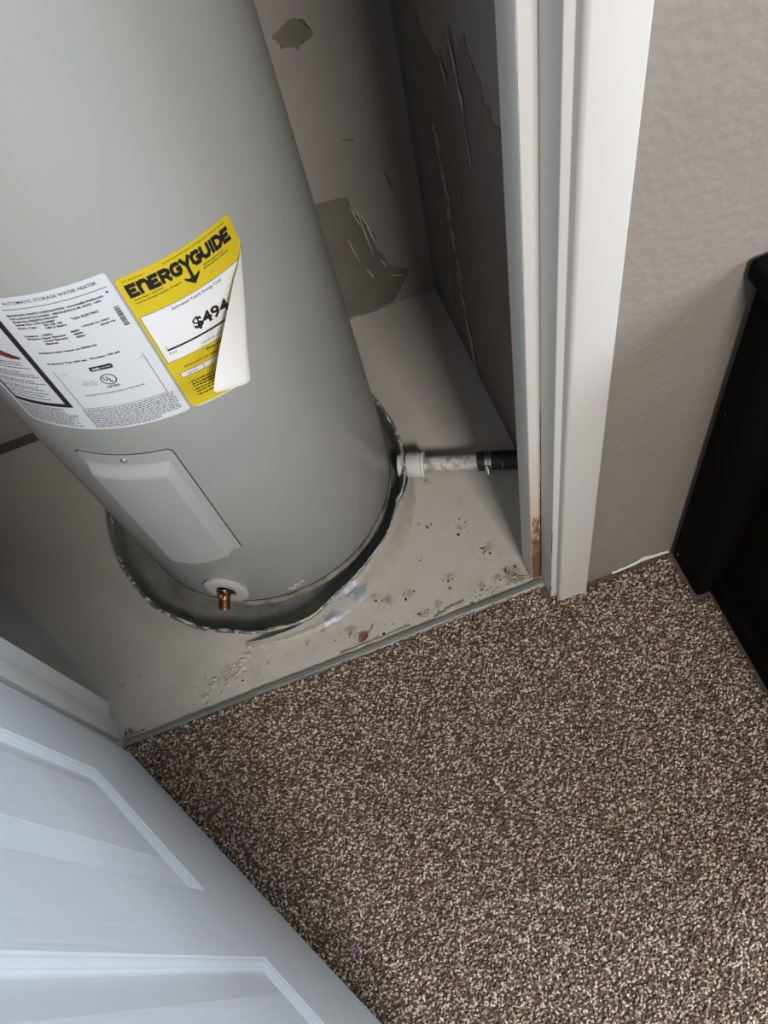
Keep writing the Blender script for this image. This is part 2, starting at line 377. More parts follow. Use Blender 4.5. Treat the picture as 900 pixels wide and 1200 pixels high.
# right casing (front board with eased edges), jamb and stop
pts = rounded([(.2825, .5875), (.2825, .571), (.3405, .571), (.3405, .5875)], {1: .006, 2: .003})
t1 = struct('trim_1', prism(bmesh.new(), pts, .004, HD+.06), MAT_TRIM, 'white door casing board on the right of the closet doorway', True)
t2 = struct('trim_2', B((JR, .586, .002), (JR+.020, YF1+.001, HD), .0015), MAT_JAMB, 'white right jamb of the closet doorway')
bm = bmesh.new(); box(bm, (.252, .6345, .004), (JR, .682, HD), .002)
o = obj('door_stop', bm, MAT_JAMB, t2, True)
bm = bmesh.new(); rr = random.Random(3)
xs = [(.2528+max(0, (.30-zz)/.30)**2*.0012+rr.uniform(-.0003, .0006), zz) for zz in np.linspace(.006, 1.95, 160)]
for (xa, za), (xb, zb_) in zip(xs, xs[1:]):
    q = [(xa, za), (JR-.0006, za), (JR-.0006, zb_), (xb, zb_)]
    f = bm.faces.new([bm.verts.new((x, .6338, zz)) for x, zz in q])
bmesh.ops.remove_doubles(bm, verts=bm.verts, dist=1e-6)
o = obj('stained_face', bm, MAT_STAIN, t2); o['label'] = 'rust brown water stain on the stop face near the floor'
def crack(name, parent, pts, w, nrm, seed):
    bm = bmesh.new(); rr = random.Random(seed); pts = ragged([Vector(p) for p in pts], 4, .012, seed, closed=False)
    return pts
bm = bmesh.new(); rr = random.Random(9)          # split between stop and jamb, dark
zz = np.linspace(.02, .62, 70); prev = None
for i, z_ in enumerate(zz):
    w = .0022*(1-z_/.8)*rr.uniform(.3, 1.5) if z_ < .60 else .0002
    if .40 < z_ < .44: w *= .2
    a = bm.verts.new((JR-.0004-w, .6332, z_)); b = bm.verts.new((JR+.0002, .6332, z_))
    if prev: bm.faces.new((prev[0], prev[1], b, a))
    prev = (a, b)
obj('paint_crack', bm, MAT_CRACK, t2)
bm = bmesh.new()
for (y, z0, z1, w) in [(.5868, .21, .30, .0006), (.5868, .03, .055, .001), (.5868, .09, .10, .0008)]:
    box(bm, (JR-.0004, y-.0004, z0), (JR+.0008, y+w, z1))
obj('paint_crack', bm, MAT_CRACK, t2)
bm = bmesh.new()
for (x, z0, dx, dz) in [(.309, .115, .006, .004), (.330, .48, .004, .001), (.3405-.012, .485, .003, .0012)]:
    P = [(x, z0), (x+dx*.5, z0-dz*.3), (x+dx, z0+dz*.5), (x+dx*.5, z0-dz*.8)]
    bm.faces.new([bm.verts.new((a, .5706, b)) for a, b in P])
obj('scuff_mark', bm, MAT_CRACK, t1)
# left jamb, stop and casing
t3 = struct('trim_3', B((JL-.020, .586, .002), (JL, YF1+.001, HD), .0015), MAT_JAMB, 'white left jamb of the closet doorway behind the open door')
obj('door_stop', B((JL, .629, .006), (JL+.012, .668, HD), .0015), MAT_JAMB, t3, True)
pts = rounded([(JL-.011, .5875), (JL-.011, .571), (JL-.069, .571), (JL-.069, .5875)], {1: .006, 2: .003})
struct('trim_4', prism(bmesh.new(), pts, .004, HD+.06), MAT_TRIM, 'white door casing board on the left, behind the open door', True)
# head of the doorway
t5 = struct('trim_5', B((JL-.020, .586, HD), (JR+.020, YF1+.001, HD+.02), .0015), MAT_JAMB, 'white head jamb over the closet doorway')
obj('door_stop', B((JL, .6345, HD-.012), (JR, .682, HD), .0015), MAT_JAMB, t5)
struct('trim_6', B((JL-.069, .571, HD+.011), (JR+.0685, .5875, HD+.069), .003), MAT_TRIM, 'white head casing over the closet doorway')
# torn caulk along the foot of the taupe wall
bm = bmesh.new(); rr = random.Random(2); prev = None
for x in np.linspace(.40, .520, 30):
    h = .010+.006*sin(x*70)+rr.uniform(-.003, .003); h *= min(1, (x-.395)/.04)
    a = bm.verts.new((x, .5872, .004)); b = bm.verts.new((x, .5868, .006+h)); c_ = bm.verts.new((x, .5838, .004+h*.5))
    if prev: bm.faces.new((prev[0], a, c_, prev[2])); bm.faces.new((prev[2], c_, b, prev[1]))
    prev = (a, b, c_)
obj('caulk_bead', bm, MAT_CHIP, wf)['label'] = 'ragged white caulk at the foot of the wall'

# ------------------------------------------------------------------ door, open into the room
DP = Vector((-.607, .599, .014)); DD = Vector((.482, -.876, 0)).normalized(); DN = Vector((.876, .482, 0)).normalized()
DW, DH, DT = .860, 2.015, .034
def dpt(s, z, n=0.0): return DP+DD*s+Vector((0, 0, z-.014))+DN*n
SX = [0.0, .155, .413, .538, .796-.09, DW]     # stile/panel limits across
SX = [.004, .155, .413, .537, .795, DW-.004]
SX = [.004, .155, .413, .537, .755, DW]
ZZ = [.014, .358, 1.24, 1.37, 1.68, 1.78, 1.93, .014+DH]
def quad(bm, P): return bm.faces.new([bm.verts.new(p) for p in P])
bm = bmesh.new()
def is_panel(i, j): return i in (1, 3) and j in (1, 3, 5)
for i in range(5):
    for j in range(7):
        if is_panel(i, j): continue
        for n_ in (0, -DT): quad(bm, [dpt(SX[i], ZZ[j], n_), dpt(SX[i+1], ZZ[j], n_), dpt(SX[i+1], ZZ[j+1], n_), dpt(SX[i], ZZ[j+1], n_)])
a, b, z0, z1 = SX[0], SX[-1], ZZ[0], ZZ[-1]
quad(bm, [dpt(a, z0, -DT), dpt(a, z0), dpt(a, z1), dpt(a, z1, -DT)]); quad(bm, [dpt(b, z0, -DT), dpt(b, z0), dpt(b, z1), dpt(b, z1, -DT)])
quad(bm, [dpt(a, z0, -DT), dpt(b, z0, -DT), dpt(b, z0), dpt(a, z0)]); quad(bm, [dpt(a, z1, -DT), dpt(b, z1, -DT), dpt(b, z1), dpt(a, z1)])
bmesh.ops.remove_doubles(bm, verts=bm.verts, dist=1e-5)
door = obj('door_1', bm, MAT_DOOR, None, loc=DP); door['kind'] = 'structure'
door['label'] = 'white six-panel door standing open at the lower left'
# moulded panel: ovolo down, groove, long bevel up, flat field
PROF = [(0, 0), (.0012, -.0022), (.004, -.0026), (.0062, -.0042), (.0085, -.0075), (.0098, -.0078), (.0112, -.0108), (.0145, -.0115), (.018, -.0105), (.058, -.0032), (.0585, -.0028)]
def panel_bm(s0, s1, z0, z1, back=False):
    bm = bmesh.new(); prev = None
    for ins, dep in PROF:
        ring = [bm.verts.new(dpt(s, z, -DT-dep if back else dep)) for s, z in ((s0+ins, z0+ins), (s1-ins, z0+ins), (s1-ins, z1-ins), (s0+ins, z1-ins))]
        if prev:
            for k in range(4): bm.faces.new((prev[k], prev[(k+1) % 4], ring[(k+1) % 4], ring[k]))
        prev = ring
    bm.faces.new(prev); return bm
for j in (1, 3, 5):
    for i in (1, 3):
        for back in (False, True): obj('moulded_panel', panel_bm(SX[i], SX[i+1], ZZ[j], ZZ[j+1], back), MAT_DOOR, door)
for zh in (.28, 1.05, 1.80):
    bm = bmesh.new(); lathe(bm, [(.0055, 0), (.0055, .09)], (JL+.002, .5775, zh), (0, 0, 1), 12, True, True)
    obj('hinge', bm, MAT_STEEL, door, True)
bm = bmesh.new(); kc = dpt(DW-.065, .96, 0)
lathe(bm, [(.032, 0), (.032, .004), (.012, .008), (.011, .03), (.022, .038), (.027, .05), (.024, .062), (.008, .068)], kc, DN, 28, True, True)
obj('door_knob', bm, MAT_STEEL, door, True)
bm = bmesh.new(); rr = random.Random(6)
for (s, z, L) in [(.47, .10, .014), (.29, .20, .008), (.62, .17, .012)]:
    p0 = [dpt(s, z, .0004), dpt(s+.0015, z+L*.5, .0004), dpt(s-.0005, z+L, .0004), dpt(s-.0012, z+L*.5, .0004)]
    quad(bm, p0)
obj('scuff_mark', bm, plain('grey scuff', (.30, .31, .32), .7), door)

# ------------------------------------------------------------------ carpet
def carpet():
    x0, x1, y0, y1 = -1.10, .90, -.55, .612; sp = .0047
    gx, gy = np.meshgrid(np.arange(x0, x1, sp), np.arange(y0, y1, sp*.9)); n = gx.size
    px = gx.ravel()+rng.uniform(-.5, .5, n)*sp*1.1; py = gy.ravel()+rng.uniform(-.5, .5, n)*sp*1.1
    keep = (py < .612-.002) & ~((px > .276) & (py > .575)) & ~((px > .255) & (py > .585)) & ~((px < -.622) & (py > .566))
    keep &= ~((px > .516) & (py > .47)) & ~((px > .546) & (py > -.075))
    px, py = px[keep], py[keep]; n = len(px)
    h = rng.uniform(.0055, .0085, n); r = rng.uniform(.0017, .0028, n)
    ta = rng.uniform(0, 2*pi, n); tl = rng.uniform(.15, 1.25, n); lx, ly = np.cos(ta)*tl*h, np.sin(ta)*tl*h; tw = rng.uniform(0, pi, n)
    V = np.zeros((n, 9, 3), np.float32)
    for k in range(4):
        a = tw+k*pi/2
        V[:, k] = np.c_[px+np.cos(a)*r*.8, py+np.sin(a)*r*.8, np.full(n, .0012)]
        a2 = a+.5; V[:, 4+k] = np.c_[px+lx*.62+np.cos(a2)*r*1.1, py+ly*.62+np.sin(a2)*r*.95, h*.62+np.sin(a2-ta)*0]
    V[:, 8] = np.c_[px+lx, py+ly, h]
    idx = []
    for k in range(4): idx += [k, (k+1) % 4, 4+(k+1) % 4, 4+(k)]
    for k in range(4): idx += [4+k, 4+(k+1) % 4, 8]
    idx = np.array(idx); tot = np.array([4]*4+[3]*4)
    loops = (idx[None, :]+(np.arange(n)*9)[:, None]).ravel()
    totals = np.tile(tot, n)
    verts = V.reshape(-1, 3)
    # the woven backing below the pile
    bv = np.array([(-1.6, -1.6, .0015), (1.7, -1.6, .0015), (1.7, .5865, .0015), (.276, .5865, .0015), (.276, .612, .0015), (-.63, .612, .0015), (-.63, .5865, .0015), (-1.6, .5865, .0015)], np.float32)
    nb = len(verts); verts = np.r_[verts, bv]; loops = np.r_[loops, np.arange(nb, nb+8)]; totals = np.r_[totals, 8]
    me = bpy.data.meshes.new('carpet'); me.vertices.add(len(verts)); me.vertices.foreach_set('co', verts.ravel())
    me.loops.add(len(loops)); me.loops.foreach_set('vertex_index', loops.astype(np.int32))
    me.polygons.add(len(totals)); me.polygons.foreach_set('loop_start', np.r_[0, np.cumsum(totals)[:-1]].astype(np.int32))
    mi = np.zeros(len(totals), np.int32); mi[-1] = 1; me.polygons.foreach_set('material_index', mi)
    me.materials.append(MAT_YARN); me.materials.append(MAT_CBASE); me.update(calc_edges=True); me.validate()
    return link('carpet', me)
tag(carpet(), 'brown and beige flecked carpet pile in front of the closet', 'carpet', kind='stuff')

# ------------------------------------------------------------------ threshold strip and what lies on it
ts = thing('threshold_strip', 'grey metal transition strip between closet floor and brown carpet', 'threshold', (-.16, .62, 0))
bm = bmesh.new(); prev = None; rr = random.Random(1)
for x in np.linspace(-.612, .268, 60):
    y0 = .611+.006*(x+.612)/.88; w = .0145+rr.uniform(-.0006, .0006)
    ring = [bm.verts.new(p) for p in ((x, y0, .001), (x, y0+.0005, .0075), (x, y0+.004, .0085+rr.uniform(-.0003, .0003)), (x, y0+w*.8, .006), (x, y0+w, .0008))]
    if prev:
        for k in range(4): bm.faces.new((prev[k], ring[k], ring[k+1], prev[k+1]))
    prev = ring
obj('strip_plate', bm, MAT_STRIP, ts, True)
bm = bmesh.new(); pts = [(x, .6105+.006*(x+.612)/.88+.001*sin(x*23), .0085) for x in np.linspace(-.30, .267, 50)]
tube(bm, pts, [.0004+.0006*min(1, (p[0]+.31)/.3)*(1+.4*sin(p[0]*61)) for p in pts], 6)
obj('strip_lip', bm, MAT_LIP, ts, True)['label'] = 'bright worn lip of the strip'
def splinter(x0, y0, x1, y1, w, h, seed, label):
    bm = bmesh.new(); rr = random.Random(seed); k = 12; rings = []
    for i in range(k+1):
        t = i/k; x = x0+(x1-x0)*t; y = y0+(y1-y0)*t+rr.uniform(-.0012, .0012); ww = w*(.35+.65*sin(pi*(.08+.84*t)))*rr.uniform(.75, 1.15); hh = h*rr.uniform(.6, 1.1)
        rings.append([bm.verts.new(p) for p in ((x, y-ww/2, .0005), (x, y-ww*.4, hh), (x, y+ww*.3, hh*.85), (x, y+ww/2, .0005))])
    for a, b in zip(rings, rings[1:]):
        for q in range(4): bm.faces.new((a[q], b[q], b[(q+1) % 4], a[(q+1) % 4]))
    bm.faces.new(rings[0]); bm.faces.new(rings[-1][::-1])
    return tag(obj('wood_splinter', bm, MAT_TAN, None, loc=(x0, y0, 0)), label, 'splinter', 'wood splinters along the strip')
splinter(.045, .632, .112, .641, .011, .008, 4, 'broad pale wood splinter by the strip, nearest the right jamb')
splinter(-.155, .631, -.005, .634, .0075, .006, 5, 'long thin tan wood splinter along the middle of the metal strip')

# ------------------------------------------------------------------ drain pan
PC = Vector((-.210, 1.033, 0)); PR = .326
pan = thing('drain_pan', 'dark metal drain pan with chipped rim under the water heater', 'pan', PC)
def rim_in(th):      # bent inward on the front right
    d_ = math.degrees(th)
    def sm(a, b, x): t = min(1, max(0, (x-a)/(b-a))); return t*t*(3-2*t)
    base = .020*sm(0, 22, d_)*(1-sm(52, 78, d_))
    return base
NTH = 200
def wob(th): return .0022*sin(3*th+.6)+.0014*sin(7*th+1.1)+.0008*sin(17*th)
bm = bmesh.new(); prof = [(0, .0045), (.16, .0045), (.270, .0042), (.296, .005), (.304, .010), (.312, .030), (.3205, .050), (.3225, .0545), (.3260, .0560), (.3290, .0545), (.3285, .0520), (.3245, .0505), (.312, .022), (.306, .003)]
rings = []
for r, z in prof:
    ring = []
    for k in range(NTH):
        th = 2*pi*k/NTH-pi; f = max(0, (r-.29)/.036); din = rim_in(th)*min(1, f)
        zz = z+(.0030*sin(5*th+.4)+.0018*sin(13*th))*(1 if z > .045 else 0)-(din*.18 if z > .03 else 0)
        rad = max(1e-4, r+(wob(th) if z > .02 else 0)-din)
        ring.append(bm.verts.new(PC+Vector((rad*sin(th), -rad*cos(th), zz))))
    rings.append(ring)
for a, b in zip(rings, rings[1:]):
    for k in range(NTH): bm.faces.new((a[k], a[(k+1) % NTH], b[(k+1) % NTH], b[k]))
obj('pan_body', bm, MAT_PAN, pan, True, sharp=60)
# floor paint that bridges from the floor up to the bent rim and flakes off
bm = bmesh.new(); prev = None; rr = random.Random(12)
for th in np.radians(np.linspace(-22, 84, 100)):
    e = min(1, max(0, (th-radians(-22))/.42), max(0, (radians(84)-th)/.4)); din = rim_in(th)
    r0 = PR+.002-din+wob(th); zr = .052-din*.18+rr.uniform(-.002, .0015)
    pr = [(r0, zr*e+.0008), (r0+.006+.2*din, .040*e+.0008), (r0+.5*(.336-r0), .020*e+.0008+rr.uniform(-.001, .001)), (.331+rr.uniform(-.0015, .0015), .006*e+.0006), (.337+rr.uniform(-.0015, .0015), .0006)]
    ring = [bm.verts.new(PC+Vector((r*sin(th), -r*cos(th), z))) for r, z in pr]
    if prev:
        for k in range(4): bm.faces.new((prev[k], ring[k], ring[k+1], prev[k+1]))
    prev = ring
obj('paint_skin', bm, MAT_SKIN, pan, True)['label'] = 'floor paint flaking off the bent front of the pan, bare metal showing'
# bright torn edge and paint chips along the rim
bm = bmesh.new(); rr = random.Random(21)
pts = []
for th in np.radians(np.linspace(-20, 72, 70)):
    r = PR-rim_in(th)+wob(th)+rr.uniform(-.0012, .0012); pts.append(PC+Vector((r*sin(th), -r*cos(th), .0555-rim_in(th)*.18+.003*sin(5*th+.4)+.0018*sin(13*th))))
tube(bm, pts, [.0004+.0012*abs(sin(i*.37+1)*sin(i*.11)) for i in range(len(pts))], 5)
for th0, L, w in [(-42, .050, .005), (-34, .020, .004), (-27, .030, .005), (-22, .02, .004), (-60, .02, .003), (78, .04, .0035), (62, .02, .005), (98, .03, .003), (-8, .05, .002)]:
    t0 = radians(th0); k = 7; up = []; dn = []
    for i in range(k+1):
        th = t0+L/PR*(i/k-.5); c_ = sin(pi*i/k)*w*rr.uniform(.6, 1.1); r = PR-rim_in(th)+wob(th)-.003; zb = .0572-rim_in(th)*.18+.003*sin(5*th+.4)
        up.append(PC+Vector(((r+c_*.6)*sin(th), -(r+c_*.6)*cos(th), zb))); dn.append(PC+Vector(((r-c_)*sin(th), -(r-c_)*cos(th), zb-c_*1.2)))
    f = bm.faces.new([bm.verts.new(p) for p in up+dn[1:-1][::-1]])
o = obj('paint_chip', bm, MAT_CHIP, pan); o['kind'] = 'stuff'
# curled scraps lying in the pan
def scrap(x, y, z, s, seed, label):
    rr = random.Random(seed); bm = bmesh.new(); prev = None
    a0 = rr.uniform(0, 6)
    for i in range(12):
        t = i/11; a = a0+t*3.6; p = Vector((x+s*.5*cos(a)*(1-.5*t), y+s*.5*sin(a)*(1-.5*t), z+.003+.008*t*s/.03)); u = Vector((0, 0, .0045)); 
        q = (bm.verts.new(p-u*.5), bm.verts.new(p+u*.5+Vector((cos(a), sin(a), 0))*.002))
        if prev: bm.faces.new((prev[0], q[0], q[1], prev[1]))
        prev = q
    r = bmesh.ops.solidify(bm, geom=bm.faces[:], thickness=.0006)
    return tag(obj('paint_curl', bm, MAT_TAN, None, True, loc=(x, y, z)), label, 'scrap', 'curled scraps in the drain pan')
scrap(-.452, .846, .0045, .022, 3, 'small cream paint curl in the left of the drain pan')
scrap(.046, .868, .012, .020, 4, 'small pale curl in the drain pan just in front of the pipe')
scrap(-.115, .745, .006, .018, 6, 'tiny tan curl in the drain pan below the skirt front')

# ------------------------------------------------------------------ water heater
TX, TY, TR = -.194, 1.050, .280
heater = thing('water_heater', 'tall grey electric water heater with white and yellow labels in the closet', 'water heater', (TX, TY, .0045))
def tp(s, z, off=0.0): a = s/TR; r = TR+off; return Vector((TX+r*sin(a), TY-r*cos(a), z))
bm = bmesh.new()
lathe(bm, [(TR-.005, .058), (TR-.001, .058), (TR, .060), (TR, 1.585), (TR-.004, 1.60), (TR-.03, 1.612), (0.0, 1.622)], (TX, TY, 0), (0, 0, 1), 128)
obj('tank_jacket', bm, MAT_TANK, heater, True, sharp=50)
bm = bmesh.new(); lathe(bm, [(TR-.004, .0592), (TR+.0006, .0592), (TR+.0006, .0572), (TR-.004, .0572)], (TX, TY, 0), (0, 0, 1), 128)
obj('jacket_seam', bm, MAT_BLACK, heater, True)
bm = bmesh.new(); lathe(bm, [(TR-.012, .058), (TR-.0012, .0575), (TR-.0014, .030), (TR-.006, .027), (TR-.02, .027)], (TX, TY, 0), (0, 0, 1), 128)
obj('base_skirt', bm, MAT_SKIRT, heater, True)['label'] = 'dirty skirt ring under the jacket'
bm = bmesh.new(); lathe(bm, [(TR-.015, .030), (TR-.016, .0048), (.05, .0048)], (TX, TY, 0), (0, 0, 1), 96)
obj('base_ring', bm, MAT_BLACK, heater, True)
# pipes at the top, out of the picture
for dx in (-.10, .10):
    bm = bmesh.new(); lathe(bm, [(.011, 1.61), (.011, 2.30)], (TX+dx, TY, 0), (0, 0, 1), 16, True, True); obj('water_pipe', bm, plain('copper pipe', (.45, .22, .12), .35, 1.0), heater, True)
# access panel
ap = heater
sL, sR, zT = -.192, -.040, .6355
def zbot(s): t = min(1, max(0, (-.045-s)/.10)); return .300-.030*t*t*(3-2*t)
def sgrid(bm, fn, ns, nz, hfun):
    V = []
    for i in range(ns+1):
        V.append([bm.verts.new(tp(*fn(i/ns, j/nz), hfun(*fn(i/ns, j/nz)))) for j in range(nz+1)])
    for i in range(ns):
        for j in range(nz): bm.faces.new((V[i][j], V[i+1][j], V[i+1][j+1], V[i][j+1]))
    return V
def outline_plate(bm, off, grow):
    # rounded top corners
    pts = []; r = .010
    L, R_, T = sL-grow, sR+grow, zT+grow
    for s in np.linspace(L, R_, 16): pts.append((s, zbot(s)-grow))
    for k in range(6): a = pi/2*k/5; pts.append((R_-r+r*cos(a), T-r+r*sin(a)))
    for s in np.linspace(R_-r-.008, L+r+.008, 14): pts.append((s, T))
    for k in range(6): a = pi/2+pi/2*k/5; pts.append((L+r+r*cos(a), T-r+r*sin(a)))
    return pts
def plate_mesh(off, grow):
    bm = bmesh.new(); ns, nz = 24, 10
    L, R_, T = sL-grow, sR+grow, zT+grow; r = .010
    def fn(u, v):
        s = L+(R_-L)*u; top = T
        e = min(s-L, R_-s)
        if e < r: top = T-r+math.sqrt(max(0, r*r-(r-e)**2))
        zb = zbot(s)-grow; return s, zb+(top-zb)*v
    us = [0, .006, .015, .03, .05, .07]+list(np.linspace(.1, .9, 17))+[.93, .95, .97, .985, .994, 1]
    V = [[bm.verts.new(tp(*fn(u, j/nz), off)) for j in range(nz+1)] for u in us]
    for i in range(len(us)-1):
        for j in range(nz): bm.faces.new((V[i][j], V[i+1][j], V[i+1][j+1], V[i][j+1]))
    be = [e for e in bm.edges if e.is_boundary]; r_ = bmesh.ops.extrude_edge_only(bm, edges=be)
    vs = [v for v in r_['geom'] if isinstance(v, bmesh.types.BMVert)]
    for v in vs:
        dx, dy = v.co.x-TX, v.co.y-TY; L_ = hypot(dx, dy); k = (TR-.001)/L_; v.co.x = TX+dx*k; v.co.y = TY+dy*k
    return bm
obj('panel_gap', plate_mesh(.0006, .0013), MAT_BLACK, heater)
pnl = obj('access_panel', plate_mesh(.0022, 0), MAT_PANELP, heater, True, sharp=30)
bs0, bs1, bzt = -.188, -.052, .612
def sstep(a, b, x): t = min(1, max(0, (x-a)/(b-a))); return t*t*(3-2*t)
def bh(s, z): return .0020+.0125*min(sstep(bzt, bzt-.026, z), sstep(bs1, bs1-.013, s), sstep(bs0, bs0+.012, s))
bm = bmesh.new()
ns, nz = 70, 44
us = np.linspace(0, 1, ns+1); V = []
for u in us:
    s = bs0+(bs1-bs0)*u; zb = zbot(s)+.004; zz = list(bzt-np.linspace(0, .032, 14))+list(np.linspace(bzt-.05, zb, 10))
    V.append([bm.verts.new(tp(s, z, bh(s, z))) for z in zz]+[bm.verts.new(tp(s, zb-.0004, .0018))])
for a, b in zip(V, V[1:]):
    for j in range(len(a)-1): bm.faces.new((a[j], b[j], b[j+1], a[j+1]))
obj('panel_bulge', bm, MAT_PANELP, pnl, True, sharp=50)
bm = bmesh.new(); a = -.1155/TR; nd_ = Vector((sin(a), -cos(a), 0))
lathe(bm, [(.0052, 0), (.0052, .0012), (.0034, .003), (.0012, .003), (.0008, .0018)], tp(-.1155, .6235, .0022), nd_, 20, False, True)
obj('screw', bm, MAT_STEEL, pnl, True)
# drain valve
vs_, vz = -.127, .118; a = vs_/TR; vn = Vector((sin(a), -cos(a), 0)); vt = Vector((cos(a), sin(a), 0))
val = heater
bm = bmesh.new(); prev = None
for k_, (f, off) in enumerate([(1.0, -.001), (1.0, .0045), (.93, .0062), (.52, .0070), (.46, .006), (.44, .0012)]):
    ring = [bm.verts.new(tp(vs_+.043*f*cos(t), vz+.054*f*sin(t), off)) for t in np.linspace(0, 2*pi, 48, endpoint=False)]
    if prev:
        for k in range(48): bm.faces.new((prev[k], prev[(k+1) % 48], ring[(k+1) % 48], ring[k]))
    prev = ring
obj('valve_escutcheon', bm, MAT_PLATE, heater, True)
bm = bmesh.new(); ring = [bm.verts.new(tp(vs_+.0198*cos(t), vz+.025*sin(t), .0009)) for t in np.linspace(0, 2*pi, 32, endpoint=False)]; bm.faces.new(ring)
obj('valve_hole', bm, MAT_BLACK, heater)
o0 = tp(vs_-.004, vz+.004, 0); ax = (vn*.80+Vector((0, 0, -.60))).normalized()
bm = bmesh.new()
prof = [(.0105, 0), (.0105, .012), (.0125, .0125), (.0125, .020), (.0100, .0205)]
for i in range(6): h = .0215+i*.0026; prof += [(.0100, h), (.0117, h+.0009), (.0117, h+.0015), (.0100, h+.0024)]
prof += [(.0108, .038), (.0108, .041), (.0075, .041), (.0070, .030), (.0, .030)]
lathe(bm, prof, o0, ax, 28)
valve = obj('drain_valve', bm, MAT_BRASS, heater, True, sharp=35); valve['label'] = 'brass drain valve with threaded outlet'
bm = bmesh.new(); up = (vn*.6+Vector((0, 0, .8))).normalized()
lathe(bm, [(.0065, 0), (.0065, .010), (.0050, .012), (.0050, .016), (.0035, .0165), (.0, .0165)], o0+ax*.010+up*.007, up, 18)
obj('valve_stem', bm, MAT_BRASS, valve, True)
# chalky squiggle by the skirt
bm = bmesh.new(); pts = [tp(-.012+.034*t+.003*sin(22*t), .078+.006*sin(16*t)+.006*t, .0006) for t in np.linspace(0, 1, 40)]
tube(bm, pts, .0009, 4); obj('chalk_mark', bm, MAT_CHIP, heater)

# ---- printed labels wrapped on the jacket
_tc = bpy.data.curves.new('type', 'FONT'); _to = bpy.data.objects.new('type', _tc); COL.objects.link(_to)
_tc.align_x = 'LEFT'; _tc.resolution_u = 2
def text2d(body, bold=0.0, spacing=1.0):
    _tc.body = body; _tc.size = 1.0; _tc.offset = bold; _tc.space_character = spacing
    dg = bpy.context.evaluated_depsgraph_get(); dg.update(); ev = _to.evaluated_get(dg); me = ev.to_mesh()
    V = np.array([(v.co.x, v.co.y) for v in me.vertices]) if len(me.vertices) else np.zeros((0, 2)); Fs = [tuple(p.vertices) for p in me.polygons]; ev.to_mesh_clear(); return V, Fs
def put(bm, V, Fs, fmap, cell=.008):
    """2-D print -> cut to small cells -> mapped on to the label"""
    t = bmesh.new(); vv = [t.verts.new((x, y, 0)) for x, y in V]
    for f in Fs:
        try: t.faces.new([vv[i] for i in f])
        except ValueError: pass
    if len(V):
        x0, x1 = V[:, 0].min(), V[:, 0].max(); k = math.ceil((x0+1e-6)/cell)
        while k*cell < x1:
            bmesh.ops.bisect_plane(t, geom=t.verts[:]+t.edges[:]+t.faces[:], plane_co=(k*cell, 0, 0), plane_no=(1, 0, 0)); k += 1
    mp = {}
    for v in t.verts: mp[v] = bm.verts.new(fmap(v.co.x, v.co.y))
    for f in t.faces:
        try: bm.faces.new([mp[v] for v in f.verts])
        except ValueError: pass
    t.free()
def type_at(bm, fmap, body, s0, z0, width, cap, bold=0.0, spacing=1.0, slant=0.0):
    V, Fs = text2d(body, bold, spacing)
    if not len(V): return
    V = V.copy(); V[:, 0] -= V[:, 0].min(); V[:, 0] *= width/max(1e-6, V[:, 0].max()); V[:, 1] *= cap/.73
    V[:, 0] += s0; V[:, 1] += z0
    put(bm, V, Fs, fmap)
def rect(s0, z0, s1, z1): return np.array([(s0, z0), (s1, z0), (s1, z1), (s0, z1)]), [(0, 1, 2, 3)]
def bar(bm, fmap, s0, z0, s1, z1): put(bm, *rect(min(s0, s1), min(z0, z1), max(s0, s1), max(z0, z1)), fmap)
def words(bm, fmap, s0, s1, z, h, rr, dens=.8):
    s = s0
    while s < s1-.002:
        w = rr.uniform(.0022, .0075); e = min(s+w, s1); bar(bm, fmap, s, z, e, z+h*rr.uniform(.75, 1)); s = e+.0013
def sheet(fmap, s0, s1, z0, z1, ns, nz, rad=.006, thick=.00022, corners=(1, 1, 1, 1)):
    bm = bmesh.new(); V = []
    ss = sorted(set(list(np.linspace(s0, s1, ns+1))+[s0+rad*.08, s0+rad*.3, s0+rad*.6, s1-rad*.08, s1-rad*.3, s1-rad*.6]))
    for s in ss:
        eL, eR = s-s0, s1-s; zt, zb = z1, z0
        for e, ct, cb in ((eL, corners[0], corners[1]), (eR, corners[2], corners[3])):
            if e < rad:
                dlt = rad-math.sqrt(max(0, rad*rad-(rad-e)**2)); zt = min(zt, z1-dlt*ct); zb = max(zb, z0+dlt*cb)
        V.append([bm.verts.new(fmap(s, zb+(zt-zb)*j/nz)) for j in range(nz+1)])
    for a, b in zip(V, V[1:]):
        for j in range(nz): bm.faces.new((a[j], b[j], b[j+1], a[j+1]))
    return bm
# white rating label
f0 = lambda s, z: tp(s, z, .0005); f1 = lambda s, z: tp(s, z, .0008); f2 = lambda s, z: tp(s, z, .0010)
rl = obj('rating_label', sheet(f0, -.226, .0160, .7050, .9740, 60, 6, .005), MAT_PAPER, heater, True)
rl['label'] = 'white printed rating label'
bm = bmesh.new(); rr = random.Random(4)
type_at(bm, f1, 'AUTOMATIC STORAGE WATER HEATER', -.1080, .9622, .110, .0050, .012)
obj('label_title', bm, MAT_GREYINK, rl)['kind'] = 'stuff'
bm = bmesh.new(); bar(bm, f1, -.1134, .9540, .0098, .9549)
for (x0, z0, x1, z1) in [(-.1136, .7555, -.1128, .8384), (-.1136, .7555, .0025, .7562), (.0018, .7555, .0025, .8384)]: bar(bm, f1, x0, z0, x1, z1)
obj('label_rules', bm, MAT_GREYINK, rl)['kind'] = 'stuff'
bm = bmesh.new()
T = lambda body, s0, z0, s1, cap=.0034, bold=.042: type_at(bm, f1, body, s0, z0, s1-s0, cap, bold)
T('BRADFORD WHITE CORPORATION  www.bradfordwhite.com', -.1135, .9428, .0005, .0032)
T('725 LAFAYETTE STREET  MIDDLEVILLE MI 49333  USA', -.1133, .9372, -.004, .0030)
